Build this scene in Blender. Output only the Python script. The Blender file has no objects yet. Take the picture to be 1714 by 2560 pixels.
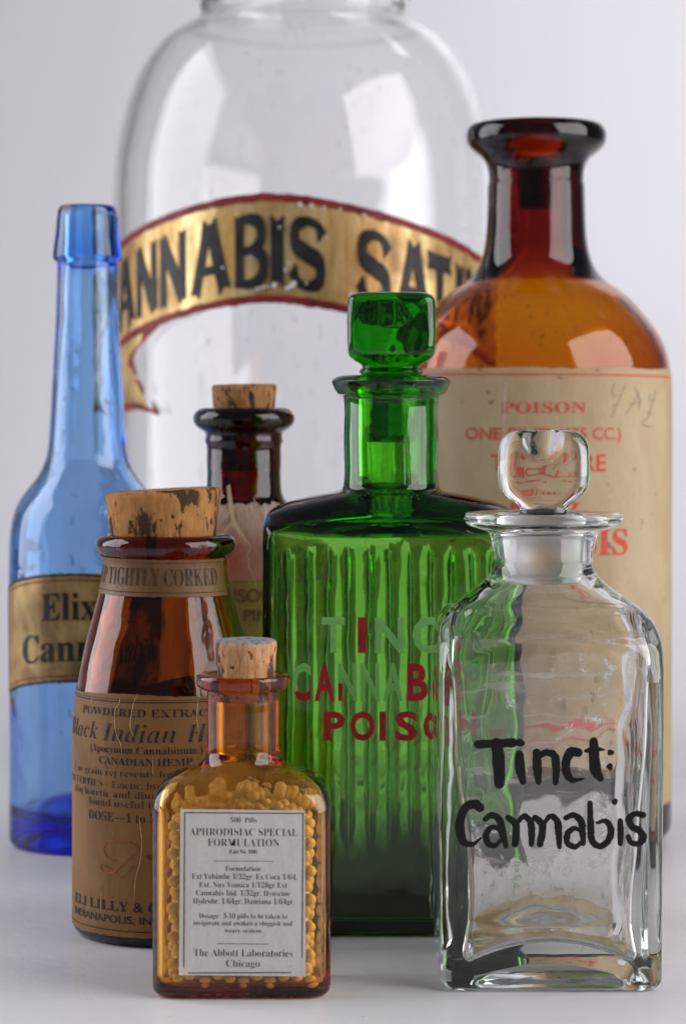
import bpy, bmesh, math, random
from mathutils import Vector, noise
random.seed(7)
D = bpy.data
SC = bpy.context.scene
COL = SC.collection
PI = math.pi

# ---------------------------------------------------------------- camera, light, exposure
F, CX, YH, H = 6120.0, 857.0, 1038.0, 0.1216      # focal length in photo pixels, horizon row, camera height
cam = D.cameras.new('camera'); cam_o = D.objects.new('camera', cam); COL.objects.link(cam_o)
cam.sensor_fit = 'VERTICAL'; cam.sensor_height = 36.0; cam.lens = F / 2560 * 36
cam.shift_y = -(1280 - YH) / 2560
cam_o.location = (0, 0, H); cam_o.rotation_euler = (PI / 2, 0, 0)
cam.clip_start = 0.05; cam.clip_end = 20
cam.dof.use_dof = True; cam.dof.focus_distance = 0.545; cam.dof.aperture_fstop = 20; cam.dof.aperture_blades = 7
SC.camera = cam_o

w = D.worlds.new('World'); SC.world = w; w.use_nodes = True
bg = w.node_tree.nodes['Background']; bg.inputs[0].default_value = (0.86, 0.88, 1.0, 1); bg.inputs[1].default_value = 0.115


def area(name, loc, target, sx, sy, power, color=(1, 1, 1)):
    l = D.lights.new(name, 'AREA'); l.shape = 'RECTANGLE'; l.size = sx; l.size_y = sy; l.energy = power; l.color = color
    o = D.objects.new(name, l); COL.objects.link(o); o.location = loc
    o.rotation_euler = (Vector(target) - Vector(loc)).to_track_quat('-Z', 'Y').to_euler()
    return o


area('softbox', (0.56, 0.36, 0.40), (0.0, 0.62, 0.28), 0.64, 0.70, 6.2, (1, 0.97, 0.96))
area('softbox', (-0.66, 0.64, 0.40), (0.0, 0.40, 0.26), 0.60, 0.70, 5.1, (0.97, 0.97, 1))
area('background_lamp', (0.62, 1.00, 0.95), (0.12, 1.45, 0.26), 0.30, 0.30, 1.15, (1, 0.97, 1)).data.spread = math.radians(78)

SC.view_settings.view_transform = 'Standard'
SC.view_settings.look = 'None'
SC.view_settings.exposure = 0.08
SC.view_settings.gamma = 1.0
SC.view_settings.use_curve_mapping = False
SC.render.engine = 'CYCLES'
cy = SC.cycles
cy.max_bounces = 40; cy.transmission_bounces = 36; cy.glossy_bounces = 12; cy.diffuse_bounces = 4
cy.transparent_max_bounces = 24; cy.volume_bounces = 0
cy.caustics_reflective = True; cy.caustics_refractive = True; cy.blur_glossy = 0.3
cy.sample_clamp_indirect = 20.0
cy.use_denoising = True
try:
    cy.denoiser = 'OPENIMAGEDENOISE'; cy.denoising_input_passes = 'RGB_ALBEDO_NORMAL'
except Exception:
    pass


# ---------------------------------------------------------------- materials
class N:
    """a tiny node-graph helper"""
    def __init__(s, name):
        s.m = D.materials.new(name); s.m.use_nodes = True; s.t = s.m.node_tree
        s.b = s.t.nodes['Principled BSDF']; s.out = s.t.nodes['Material Output']

    def n(s, typ, **kw):
        x = s.t.nodes.new(typ)
        for k, v in kw.items():
            setattr(x, k, v)
        return x

    def l(s, a, b): s.t.links.new(a, b)

    def co(s, scale=(1, 1, 1), loc=(0, 0, 0)):
        c = s.n('ShaderNodeTexCoord'); mp = s.n('ShaderNodeMapping')
        mp.inputs['Scale'].default_value = scale; mp.inputs['Location'].default_value = loc
        s.l(c.outputs['Object'], mp.inputs[0]); return mp.outputs[0]

    def noise(s, vec, scale, detail=3, rough=.55, dist=0):
        x = s.n('ShaderNodeTexNoise'); x.inputs['Scale'].default_value = scale; x.inputs['Detail'].default_value = detail
        x.inputs['Roughness'].default_value = rough; x.inputs['Distortion'].default_value = dist
        s.l(vec, x.inputs['Vector']); return x.outputs['Fac']

    def ramp(s, fac, stops):
        r = s.n('ShaderNodeValToRGB'); e = r.color_ramp.elements
        while len(e) < len(stops): e.new(.5)
        for q, (p, c) in zip(e, stops):
            q.position = p; q.color = (c, c, c, 1) if isinstance(c, (int, float)) else (*c, 1)
        s.l(fac, r.inputs[0]); return r.outputs[0]

    def mix(s, fac, a, b, mode='MIX'):
        x = s.n('ShaderNodeMix', data_type='RGBA', blend_type=mode)
        for sock, v in ((x.inputs[0], fac), (x.inputs[6], a), (x.inputs[7], b)):
            if isinstance(v, (int, float)): sock.default_value = v
            elif isinstance(v, tuple): sock.default_value = (*v, 1)
            else: s.l(v, sock)
        return x.outputs[2]

    def bump(s, h, dist, strength=1.0):
        b = s.n('ShaderNodeBump'); b.inputs['Distance'].default_value = dist; b.inputs['Strength'].default_value = strength
        s.l(h, b.inputs['Height']); return b.outputs[0]

    def set(s, **kw):
        for k, v in kw.items():
            k = {'color': 'Base Color', 'rough': 'Roughness', 'metal': 'Metallic', 'trans': 'Transmission Weight',
                 'spec': 'Specular IOR Level', 'normal': 'Normal', 'alpha': 'Alpha', 'ior': 'IOR', 'coat': 'Coat Weight'}[k]
            if isinstance(v, (int, float)): s.b.inputs[k].default_value = v
            elif isinstance(v, tuple): s.b.inputs[k].default_value = (*v, 1)
            else: s.l(v, s.b.inputs[k])
        return s


def glass(name, sig, rough=0.0, wob=1.0, specks=0.0, scale=(1, 1, 1), ior=1.5):
    """clear or coloured glass: the colour is absorption per metre inside the glass"""
    g = N(name); g.set(color=(1, 1, 1), rough=rough, trans=1.0, ior=ior)
    v = g.co(scale)
    h = g.noise(v, 55, 2)
    nrm = g.bump(h, 0.0016 * wob, .5)
    if wob > 0: g.set(normal=nrm)
    d = max(sig) * 1.05
    va = g.n('ShaderNodeVolumeAbsorption'); va.inputs['Density'].default_value = d
    va.inputs['Color'].default_value = (*[1 - q / d for q in sig], 1)
    g.l(va.outputs[0], g.out.inputs['Volume'])
    if specks > 0:                                  # grime dried on the glass
        dirt = g.n('ShaderNodeBsdfDiffuse'); dirt.inputs[0].default_value = (.07, .065, .07, 1)
        f = g.noise(g.co((1, 1, .45)), 420, 2, .5); big = g.noise(g.co((1, 1, .35), (3, 1, 2)), 45, 2)
        a = g.ramp(f, [(.66, 0), (.74, 1)]); b = g.ramp(big, [(.48, 0), (.66, specks)])
        fac = g.mix(1.0, a, b, 'MULTIPLY')
        ms = g.n('ShaderNodeMixShader'); g.l(fac, ms.inputs[0]); g.l(g.b.outputs[0], ms.inputs[1]); g.l(dirt.outputs[0], ms.inputs[2])
        g.l(ms.outputs[0], g.out.inputs['Surface'])
    return g.m


M = {}
M['amber'] = glass('amber_glass', (165, 480, 1800), wob=.4, specks=.35)
M['jar'] = glass('clear_jar_glass', (4, 3.6, 3.8), wob=.12, specks=.3, ior=1.40)
M['blue'] = glass('blue_glass', (300, 150, 16), wob=.8, specks=1.0)
M['green'] = glass('green_glass', (320, 88, 560), wob=.6, specks=.4)
M['green_stop'] = glass('green_stopper_glass', (330, 92, 560), wob=2.6)
M['brown'] = glass('dark_brown_glass', (330, 850, 2100), wob=.6, specks=.3)
M['wide'] = glass('brown_jar_glass', (160, 490, 1800), wob=.7, specks=.6)
M['small'] = glass('honey_glass', (38, 200, 600), wob=.15, specks=.25)
M['clear'] = glass('clear_square_glass', (7, 6.2, 6.6), wob=.45, specks=.4)
M['frost'] = glass('ground_glass', (5, 4, 4.5), rough=.42, wob=.2)
M['clear_stop'] = glass('clear_stopper_glass', (5, 4.4, 4.7), wob=1.3)


def cork(name, base, dark, sc):
    g = N(name); v = g.co((1, 1, .42))
    f1 = g.noise(v, 150 * sc, 4, .6, .2); f2 = g.noise(g.co((1, 1, .5), (4, 2, 1)), 520 * sc, 3)
    c = g.mix(g.ramp(f2, [(.3, 0), (.7, 1)]), tuple(q * .78 for q in base), tuple(min(1, q * 1.18) for q in base))
    sp = g.ramp(f1, [(.55, 0), (.60, 1)])
    pit = g.ramp(g.noise(g.co((1, 1, .7), (1, 5, 3)), 400 * sc, 3), [(.60, 0), (.66, 1)])
    allp = g.mix(1.0, sp, pit, 'LIGHTEN')
    c = g.mix(allp, c, dark)
    hh = g.mix(1.0, g.mix(allp, (1, 1, 1), (0, 0, 0)), f2, 'MULTIPLY')
    g.set(color=c, rough=.85, spec=.25, normal=g.bump(hh, .0006, .8)); return g.m


M['cork'] = cork('old_cork', (.40, .185, .058), (.06, .031, .018), 1.0)
M['cork2'] = cork('pale_cork', (.52, .27, .13), (.09, .05, .04), 1.4)
M['cork3'] = cork('dark_cork', (.32, .15, .06), (.03, .018, .012), 1.3)
g = N('grey_cork_top'); f = g.noise(g.co(), 900, 3)
g.set(color=g.ramp(f, [(.35, (.10, .10, .11)), (.65, (.34, .34, .36))]), rough=.9); M['corktop'] = g.m


def paper(name, base, stain, amt=.6, sc=1.0, rough=.75, sheen=.3):
    g = N(name)
    big = g.noise(g.co((1, 1, .6), (2, 7, 1)), 42 * sc, 5, .62, .6)
    c = g.mix(g.ramp(big, [(.36, 0), (.68, amt)]), base, stain)
    fine = g.noise(g.co(), 1100, 3, .6)
    c = g.mix(g.ramp(fine, [(.25, .18), (.75, 0)]), c, tuple(q * .5 for q in base))
    spot = g.ramp(g.noise(g.co((1, 1, 1), (5, 3, 8)), 300 * sc, 2), [(.70, 0), (.75, .7)])
    c = g.mix(spot, c, tuple(q * .35 for q in stain))
    wr = g.noise(g.co((1, 1, .3)), 160, 3)
    g.set(color=c, rough=rough, spec=sheen, normal=g.bump(wr, .0007, .6)); return g.m


M['paper_cream'] = paper('aged_cream_paper', (.455, .355, .225), (.33, .225, .115), .85, .8)
M['paper_brown'] = paper('aged_brown_paper', (.26, .128, .040), (.14, .066, .020), .8, 1.0, .6)
M['paper_neck'] = paper('dark_brown_neck_paper', (.225, .115, .045), (.10, .048, .018), .8, 1.2, .45)
M['paper_dim'] = paper('varnished_tan_paper', (.30, .20, .07), (.17, .10, .03), .7, 1.0, .5)
M['paper_white'] = paper('white_label_paper', (.66, .63, .60), (.55, .52, .49), .5, .8)


def flat(name, col, rough=.6, var=.25, sc=500, metal=0, spec=.3):
    g = N(name); f = g.noise(g.co(), sc, 3)
    g.set(color=g.ramp(f, [(.3, tuple(q * (1 - var) for q in col)), (.7, tuple(min(1, q * (1 + var)) for q in col))]), rough=rough, metal=metal, spec=spec)
    return g.m


M['ink'] = flat('dark_printing_ink', (.030, .032, .042), .7, .5)
M['ink_worn'] = flat('worn_brown_black_ink', (.030, .026, .026), .7, .8, 600)
M['ink_neck'] = flat('faded_neck_ink', (.055, .036, .026), .7, .7, 500)
M['ink_grey'] = flat('grey_border_ink', (.16, .155, .155), .7, .4, 900)
M['ink_red'] = flat('faded_red_ink', (.52, .065, .045), .7, .25, 700)
M['ink_redbrown'] = flat('dim_red_brown_ink', (.14, .06, .025), .7, .3)
M['ink_faint'] = flat('faint_red_script_ink', (.27, .082, .04), .7, .35, 250)
M['pencil'] = flat('pencil_grey', (.20, .16, .12), .6, .5, 1500)
M['paint_black'] = flat('black_brush_paint', (.006, .006, .006), .35, .3, 200)
M['paint_gilt_black'] = flat('worn_black_lettering', (.020, .020, .022), .45, .6, 140)
M['paint_red'] = flat('dark_red_border_paint', (.20, .018, .022), .5, .45, 160)
M['paint_letter_red'] = flat('deep_red_letter_paint', (.40, .014, .018), .5, .25, 200)
M['chip'] = flat('bare_chip', (.75, .74, .76), .5, .1)
M['crease'] = flat('torn_paper_fibre', (.62, .42, .22), .8, .3, 900)
M['powder'] = flat('dark_dried_powder', (.028, .014, .008), .95, .6, 260, spec=.1)
M['pill'] = flat('yellow_pill_coating', (.88, .84, .70), .55, .10, 260, spec=.3)
M['neck_core'] = flat('dark_neck_core', (.03, .012, .008), .6, .4)

g = N('gilt_leaf')                                              # gold leaf with streaks and worn brown patches
st = g.noise(g.co((1, 1, .12)), 210, 4, .65); pa = g.noise(g.co((1, 1, .8), (3, 3, 1)), 48, 4, .6, .5); gr = g.noise(g.co(), 700, 3)
c = g.mix(g.ramp(st, [(.35, 0), (.65, 1)]), (.50, .29, .085), (.86, .64, .30))
c = g.mix(g.ramp(pa, [(.45, 0), (.66, .72)]), c, (.20, .095, .03))
c = g.mix(g.ramp(gr, [(.62, 0), (.74, .7)]), c, (.12, .06, .02))
g.set(color=c, metal=g.ramp(pa, [(.4, .72), (.7, .35)]), rough=g.ramp(st, [(.3, .52), (.7, .34)]), normal=g.bump(st, .0006, .5)); M['gilt'] = g.m

g = N('tarnished_gilt')
st = g.noise(g.co((1, 1, .10)), 170, 4, .65); pa = g.noise(g.co((1, 1, .8), (6, 3, 1)), 70, 4, .6, .4)
c = g.mix(g.ramp(st, [(.35, 0), (.65, 1)]), (.34, .20, .06), (.60, .42, .17))
c = g.mix(g.ramp(pa, [(.42, 0), (.62, .8)]), c, (.13, .075, .03))
g.set(color=c, metal=.45, rough=.5, normal=g.bump(st, .0005, .4)); M['gilt2'] = g.m

g = N('worn_letter_glass')                                      # raised green letters, paint worn off, slightly bloomed
df = g.n('ShaderNodeBsdfDiffuse'); df.inputs[0].default_value = (.40, .80, .30, 1)
tl = g.n('ShaderNodeBsdfTranslucent'); tl.inputs[0].default_value = (.52, .92, .24, 1)
mx = g.n('ShaderNodeMixShader'); mx.inputs[0].default_value = .45; g.l(df.outputs[0], mx.inputs[1]); g.l(tl.outputs[0], mx.inputs[2]); g.l(mx.outputs[0], g.out.inputs['Surface']); M['letter_green'] = g.m

g = N('torn_glassine')                                          # brittle see-through paper seal
cr = g.noise(g.co((1, 1, .6)), 48, 3, .6, 1.0)
ridge = g.ramp(cr, [(.470, 0), (.497, .7), (.522, 0)])
tr = g.n('ShaderNodeBsdfTransparent'); tr.inputs[0].default_value = (.95, .74, .50, 1)
df = g.n('ShaderNodeBsdfDiffuse'); df.inputs[0].default_value = (.70, .60, .52, 1)
tl = g.n('ShaderNodeBsdfTranslucent'); tl.inputs[0].default_value = (.72, .50, .36, 1)
ad = g.n('ShaderNodeMixShader'); ad.inputs[0].default_value = .45; g.l(df.outputs[0], ad.inputs[1]); g.l(tl.outputs[0], ad.inputs[2])
zs = g.n('ShaderNodeSeparateXYZ'); g.l(g.co(), zs.inputs[0]); mr = g.n('ShaderNodeMapRange')
for q_, v_ in ((1, .086), (2, .096), (3, 0.0), (4, .75)): mr.inputs[q_].default_value = v_
g.l(zs.outputs[2], mr.inputs[0])
ridge = g.mix(1.0, ridge, mr.outputs[0], 'LIGHTEN')
fa = g.mix(ridge, g.ramp(g.noise(g.co(), 60, 3), [(.35, .18), (.65, .48)]), (.85, .85, .85))
mx = g.n('ShaderNodeMixShader'); g.l(fa, mx.inputs[0]); g.l(tr.outputs[0], mx.inputs[1]); g.l(ad.outputs[0], mx.inputs[2])
g.l(mx.outputs[0], g.out.inputs['Surface']); M['glassine'] = g.m

g = N('dried_white_residue')                                    # powdery bloom left inside the clear bottle
v = g.co((1, 1, 1)); n1 = g.noise(v, 150, 9, .74, .2); sx = g.n('ShaderNodeSeparateXYZ'); g.l(g.co(), sx.inputs[0])
fade = g.n('ShaderNodeMapRange'); fade.inputs[1].default_value = .003; fade.inputs[2].default_value = .033; fade.inputs[3].default_value = .20; fade.inputs[4].default_value = -.08
g.l(sx.outputs[2], fade.inputs[0])
sm = g.n('ShaderNodeMath', operation='ADD'); g.l(n1, sm.inputs[0]); g.l(fade.outputs[0], sm.inputs[1])
al = g.ramp(sm.outputs[0], [(.49, .15), (.575, .92)])
strk = g.ramp(g.noise(g.co((.12, 1, 1), (0, 2, 4)), 520, 4), [(.52, 0), (.62, .42)])
al = g.mix(1.0, al, strk, 'LIGHTEN')
g.set(color=g.ramp(n1, [(.3, (.60, .55, .48)), (.6, (.90, .88, .86))]), rough=.95, spec=.1, alpha=al); M['residue'] = g.m

def dust(name, col, lo, hi, sc, a=.35, b=.7, stretch=.4):
    g = N(name); f = g.noise(g.co((1, 1, stretch), (1, 4, 2)), sc, 5, .62, .4)
    tr = g.n('ShaderNodeBsdfTransparent'); df = g.n('ShaderNodeBsdfDiffuse'); df.inputs[0].default_value = (*col, 1)
    tl = g.n('ShaderNodeBsdfTranslucent'); tl.inputs[0].default_value = (*col, 1)
    m1 = g.n('ShaderNodeMixShader'); m1.inputs[0].default_value = .5; g.l(df.outputs[0], m1.inputs[1]); g.l(tl.outputs[0], m1.inputs[2])
    m2 = g.n('ShaderNodeMixShader'); g.l(g.ramp(f, [(a, lo), (b, hi)]), m2.inputs[0]); g.l(tr.outputs[0], m2.inputs[1]); g.l(m1.outputs[0], m2.inputs[2])
    g.l(m2.outputs[0], g.out.inputs['Surface']); return g.m


M['dust_blue'] = dust('pale_dust_inside_glass', (.40, .58, .98), .02, .22, 40)
M['film_brown'] = dust('dark_powder_film', (.03, .013, .006), .0, .95, 60, .40, .50, .25)
M['dust_yellow'] = dust('yellow_pill_dust', (.85, .62, .16), .08, .45, 90, .38, .62, 1)
g = N('black_shade_film')                                    # added dark film: shade painted in at the bottom of the green bottle
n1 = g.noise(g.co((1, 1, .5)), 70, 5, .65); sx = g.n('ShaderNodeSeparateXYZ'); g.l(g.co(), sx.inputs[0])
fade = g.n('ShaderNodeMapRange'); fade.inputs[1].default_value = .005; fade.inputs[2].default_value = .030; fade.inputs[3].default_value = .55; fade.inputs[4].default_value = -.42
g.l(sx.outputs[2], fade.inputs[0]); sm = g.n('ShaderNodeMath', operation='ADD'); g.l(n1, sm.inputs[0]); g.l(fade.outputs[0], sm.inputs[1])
g.set(color=(.004, .007, .003), rough=1, spec=0.0, alpha=g.ramp(sm.outputs[0], [(.30, 0), (.80, .97)])); M['shade_black'] = g.m

g = N('yellow_dregs'); n1 = g.noise(g.co(), 160, 4)
g.set(color=g.ramp(n1, [(.3, (.48, .27, .04)), (.7, (.74, .60, .28))]), rough=.4, alpha=g.ramp(n1, [(.25, .45), (.7, .85)])); M['dregs'] = g.m

g = N('seamless_paper')                                         # matt white sweep with a little sheen, specks and scuffs
v = g.co(); big = g.noise(v, 3, 3); sp = g.ramp(g.noise(v, 85, 2), [(.765, 0), (.80, .28)])
sp2 = g.ramp(g.noise(g.co((1, 1, 1), (3, 9, 2)), 330, 2), [(.735, 0), (.765, .42)])
c = g.ramp(big, [(.3, (.63, .63, .665)), (.7, (.67, .668, .70))])
c = g.mix(g.mix(1.0, sp, sp2, 'LIGHTEN'), c, (.30, .29, .29))
g.set(color=c, rough=.42, spec=.35, normal=g.bump(g.noise(v, 240, 3), .0006, .25)); M['sweep'] = g.m


# ---------------------------------------------------------------- mesh helpers
class MB:
    def __init__(s): s.v = []; s.f = []; s.mi = []; s.h = 0.0

    def add(s, verts, faces, mi=0):
        o = len(s.v); s.v += [tuple(q) for q in verts]
        for f in faces: s.f.append([o + i for i in f]); s.mi.append(mi)

    def build(s, name, mats, parent=None, smooth=True, recalc=False):
        me = D.meshes.new(name); me.from_pydata(s.v, [], s.f)
        for m in (mats if isinstance(mats, (list, tuple)) else [mats]): me.materials.append(m)
        me.polygons.foreach_set('material_index', s.mi); me.polygons.foreach_set('use_smooth', [smooth] * len(s.f)); me.update()
        if recalc:
            b = bmesh.new(); b.from_mesh(me); bmesh.ops.recalc_face_normals(b, faces=b.faces); b.to_mesh(me); b.free()
        o = D.objects.new(name, me); COL.objects.link(o)
        if parent: o.parent = parent
        return o


def thing(name, label, cat, loc, group=None):
    o = D.objects.new(name, None); COL.objects.link(o); o.location = loc; o.empty_display_size = .01
    o['label'] = label; o['category'] = cat
    if group: o['group'] = group
    return o


def catmull(pts, n=6):
    """smooth curve through points of any dimension; a doubled point is a sharp corner"""
    runs, cur = [], [pts[0]]
    for a, b in zip(pts, pts[1:]):
        if all(abs(x - y) < 1e-9 for x, y in zip(a, b)): runs.append(cur); cur = [b]
        else: cur.append(b)
    runs.append(cur); out = []
    for r in runs:
        if len(r) == 1: continue
        for i in range(len(r) - 1):
            p0, p1, p2, p3 = r[max(i - 1, 0)], r[i], r[i + 1], r[min(i + 2, len(r) - 1)]
            d = math.dist(p1, p2) or 1e-9; d0 = math.dist(p0, p1) or d; d2 = math.dist(p2, p3) or d
            for k in range(n):
                t = k / n; row = []
                for a0, a1, a2, a3 in zip(p0, p1, p2, p3):
                    m1 = (a2 - a1) if i == 0 else ((a1 - a0) / d0 * d + (a2 - a1)) / 2
                    m2 = (a2 - a1) if i == len(r) - 2 else ((a3 - a2) / d2 * d + (a2 - a1)) / 2
                    h = t * t * (3 - 2 * t); row.append(a1 + (a2 - a1) * h + (t - 2 * t * t + t ** 3) * m1 + (t ** 3 - t * t) * m2)
                out.append(tuple(row))
    out.append(tuple(pts[-1])); return out


class Round:
    """a turned bottle: silhouette half-widths and rows are measured on the photograph and turned into metres at its own distance"""
    def __init__(s, cx, Y, prof, R):
        s.Y = Y; s.X = (cx - CX) * Y / F; s.k = Y / F; s.cx = cx
        pts = [(hw * s.k, H - (y - YH) * s.k) for hw, y in prof]         # rim first, going down
        s.out = catmull(pts, 5); s.R = R * s.k
        s.tab = sorted(((z, r) for r, z in s.out))

    def zc(s, y): return H - (y - YH) * s.k                                # row at the axis
    def zf(s, y, th=0.0): return H - (y - YH) * (s.Y - s.R * math.cos(th)) / F  # row on the front surface

    def ro(s, z):
        t = s.tab
        if z <= t[0][0]: return t[0][1]
        if z >= t[-1][0]: return t[-1][1]
        lo, hi = 0, len(t) - 1
        while hi - lo > 1:
            m = (lo + hi) // 2
            if t[m][0] <= z: lo = m
            else: hi = m
        a, b = t[lo], t[hi]
        return a[1] if b[0] - a[0] < 1e-9 else a[1] + (b[1] - a[1]) * (z - a[0]) / (b[0] - a[0])

    def at(s, th, z, off=0.0):
        r = s.ro(z) + off; return (r * math.sin(th), -r * math.cos(th), z)

    def th(s, x, r=None):
        """angle on the front at which the photo column x meets the surface"""
        r = r or s.R; t = 0.0; best = (9, 0)
        for i in range(-150, 151):
            t = i / 100; e = abs(s.X + r * math.sin(t) - (x - CX) / F * (s.Y - r * math.cos(t)))
            if e < best[0]: best = (e, t)
        t = best[1]
        for i in range(-10, 11):
            u = best[1] + i / 1000; e = abs(s.X + r * math.sin(u) - (x - CX) / F * (s.Y - r * math.cos(u)))
            if e < best[0]: best = (e, u)
        return best[1]

    def wrap(s, th0=0.0, Rpx=None):
        Rp = Rpx or s.R / s.k
        return lambda a, y, h: s.at(a / Rp, s.zf(y), .00022 + h)

    def shell(s, t, rin, yneck, base_t, rc, seg=112, wob=.012, push=.002, seed=0, bl=.004):
        R = s.ro(0.02); zneck = s.zc(yneck); ri = rin * s.k
        up = [(0, push), (R * .45, push * .85), (R * .74, push * .25), (R - rc * 1.25, 0.0), (R - rc, 0.0)]
        for i in range(1, 7): a = i / 6 * PI / 2; up.append((R - rc + rc * math.sin(a), rc - rc * math.cos(a)))
        outer = catmull(up, 3) + [(r, z) for r, z in reversed(s.out) if z > rc + .0004]
        ztop = s.out[0][1]; inner = [(ri, ztop - .0006)]
        n = 70
        for i in range(1, n + 1):
            z = ztop - .0006 + (base_t + rc * .8 - ztop) * i / n
            bt = max(0, 1 - (zneck - z) / bl); tt = t + max(0, s.ro(zneck) - ri - t) * bt * bt
            r = ri if z > zneck else max(s.ro(z) - tt, ri * .98)
            inner.append((r, z))
        R2 = inner[-1][0]; rb = rc * .8
        for i in range(1, 6): a = i / 5 * PI / 2; inner.append((R2 - rb * (1 - math.cos(a)), base_t + rb - rb * math.sin(a)))
        inner += [(R2 * .5, base_t + push * .8), (R2 * .12, base_t + push), (0, base_t + push)]
        prof = [(r, z, 0) for r, z in outer] + [(r, z, 1) for r, z in inner]
        mb = MB(); vs = []; fs = []; rows = []
        for r, z, inn in prof:
            if r < 1e-7: rows.append([len(vs)]); vs.append((0, 0, z)); continue
            row = []
            for j in range(seg):
                a = 2 * PI * j / seg; k = 1.0
                q = noise.noise(Vector((math.cos(a) * 1.3 + seed, math.sin(a) * 1.3, z * 45)))
                k = 1 + (wob if inn else wob * .12) * q
                row.append(len(vs)); vs.append((r * k * math.sin(a), -r * k * math.cos(a), z))
            rows.append(row)
        for a, b in zip(rows, rows[1:]):
            for j in range(seg):
                j2 = (j + 1) % seg
                if len(a) == 1: fs.append((a[0], b[j2], b[j]))
                elif len(b) == 1: fs.append((a[j], a[j2], b[0]))
                else: fs.append((a[j], a[j2], b[j2], b[j]))
        mb.add(vs, fs); return mb


def patch(b, th0, th1, top, bot, off, nt=60, nz=14, rag=0.0, mb=None, mi=0, seed=0.0):
    """a sheet laid on a turned bottle; top/bot are photo rows as a function of the angle"""
    mb = mb or MB(); vs = []
    for i in range(nt + 1):
        th = th0 + (th1 - th0) * i / nt
        t, bo = top(th), bot(th)
        if rag:
            t += rag * noise.noise(Vector((th * 14 + seed, 1, 0))) * 1.2 + rag * .6 * noise.noise(Vector((th * 45 + seed, 3, 0)))
            bo += rag * noise.noise(Vector((th * 14 + seed, 5, 0))) * 1.2 + rag * .6 * noise.noise(Vector((th * 45 + seed, 7, 0)))
        for j in range(nz + 1):
            y = t + (bo - t) * j / nz; vs.append(b.at(th, b.zf(y), off))
    fs = [(i * (nz + 1) + j, i * (nz + 1) + j + 1, (i + 1) * (nz + 1) + j + 1, (i + 1) * (nz + 1) + j) for i in range(nt) for j in range(nz)]
    mb.add(vs, fs, mi); return mb


# ---- lettering
def serif(s, base=0x1D400, low=0x1D41A):
    o = ''
    for c in s:
        if 'A' <= c <= 'Z': o += chr(base + ord(c) - 65)
        elif 'a' <= c <= 'z': o += chr(low + ord(c) - 97)
        elif c.isdigit(): o += chr(0x1D7CE + ord(c) - 48)
        else: o += c
    return o


def raw_text(s, off):
    c = D.curves.new('lettering', 'FONT'); c.body = s; c.offset = off; c.resolution_u = 3
    o = D.objects.new('lettering', c); COL.objects.link(o)
    dg = bpy.context.evaluated_depsgraph_get(); me = D.meshes.new_from_object(o.evaluated_get(dg))
    vs = [(v.co.x, v.co.y) for v in me.vertices]; fs = [list(p.vertices) for p in me.polygons]
    D.objects.remove(o); D.curves.remove(c); D.meshes.remove(me)
    return vs, fs


CAP = {}


def text(mb, s, style, x0, x1, ycap, ybase, mapf, off=0.0, mi=0, cut=None, clip=None, h=0.0, emboss=0.0):
    conv = {'serif': serif, 'ital': lambda q: serif(q, 0x1D468, 0x1D482), 'sans': lambda q: q}[style]
    if (style, off) not in CAP: CAP[(style, off)] = max(v[1] for v in raw_text(conv('H'), off)[0])
    vs, fs = raw_text(conv(s), off)
    a, b = min(v[0] for v in vs), max(v[0] for v in vs); sc = (x1 - x0) / (b - a); sy = (ybase - ycap) / CAP[(style, off)]
    vs = [(x0 + (x - a) * sc, ybase - y * sy, 0) for x, y in vs]
    bm = bmesh.new(); bv = [bm.verts.new(v) for v in vs]
    for f in fs:
        try: bm.faces.new([bv[i] for i in f])
        except ValueError: pass
    if cut:
        x = x0 + cut
        while x < x1:
            bmesh.ops.bisect_plane(bm, geom=bm.verts[:] + bm.edges[:] + bm.faces[:], plane_co=(x, 0, 0), plane_no=(1, 0, 0)); x += cut
    for co, no in (clip or ()):
        bmesh.ops.bisect_plane(bm, geom=bm.verts[:] + bm.edges[:] + bm.faces[:], plane_co=co, plane_no=no, clear_outer=True)
    if emboss:
        r = bmesh.ops.extrude_face_region(bm, geom=bm.faces[:])
        for v in r['geom']:
            if isinstance(v, bmesh.types.BMVert): v.co.z = emboss
    bm.verts.index_update()
    mb.add([mapf(v.co.x, v.co.y, v.co.z + h) for v in bm.verts], [[v.index for v in f.verts] for f in bm.faces], mi); bm.free()


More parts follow.
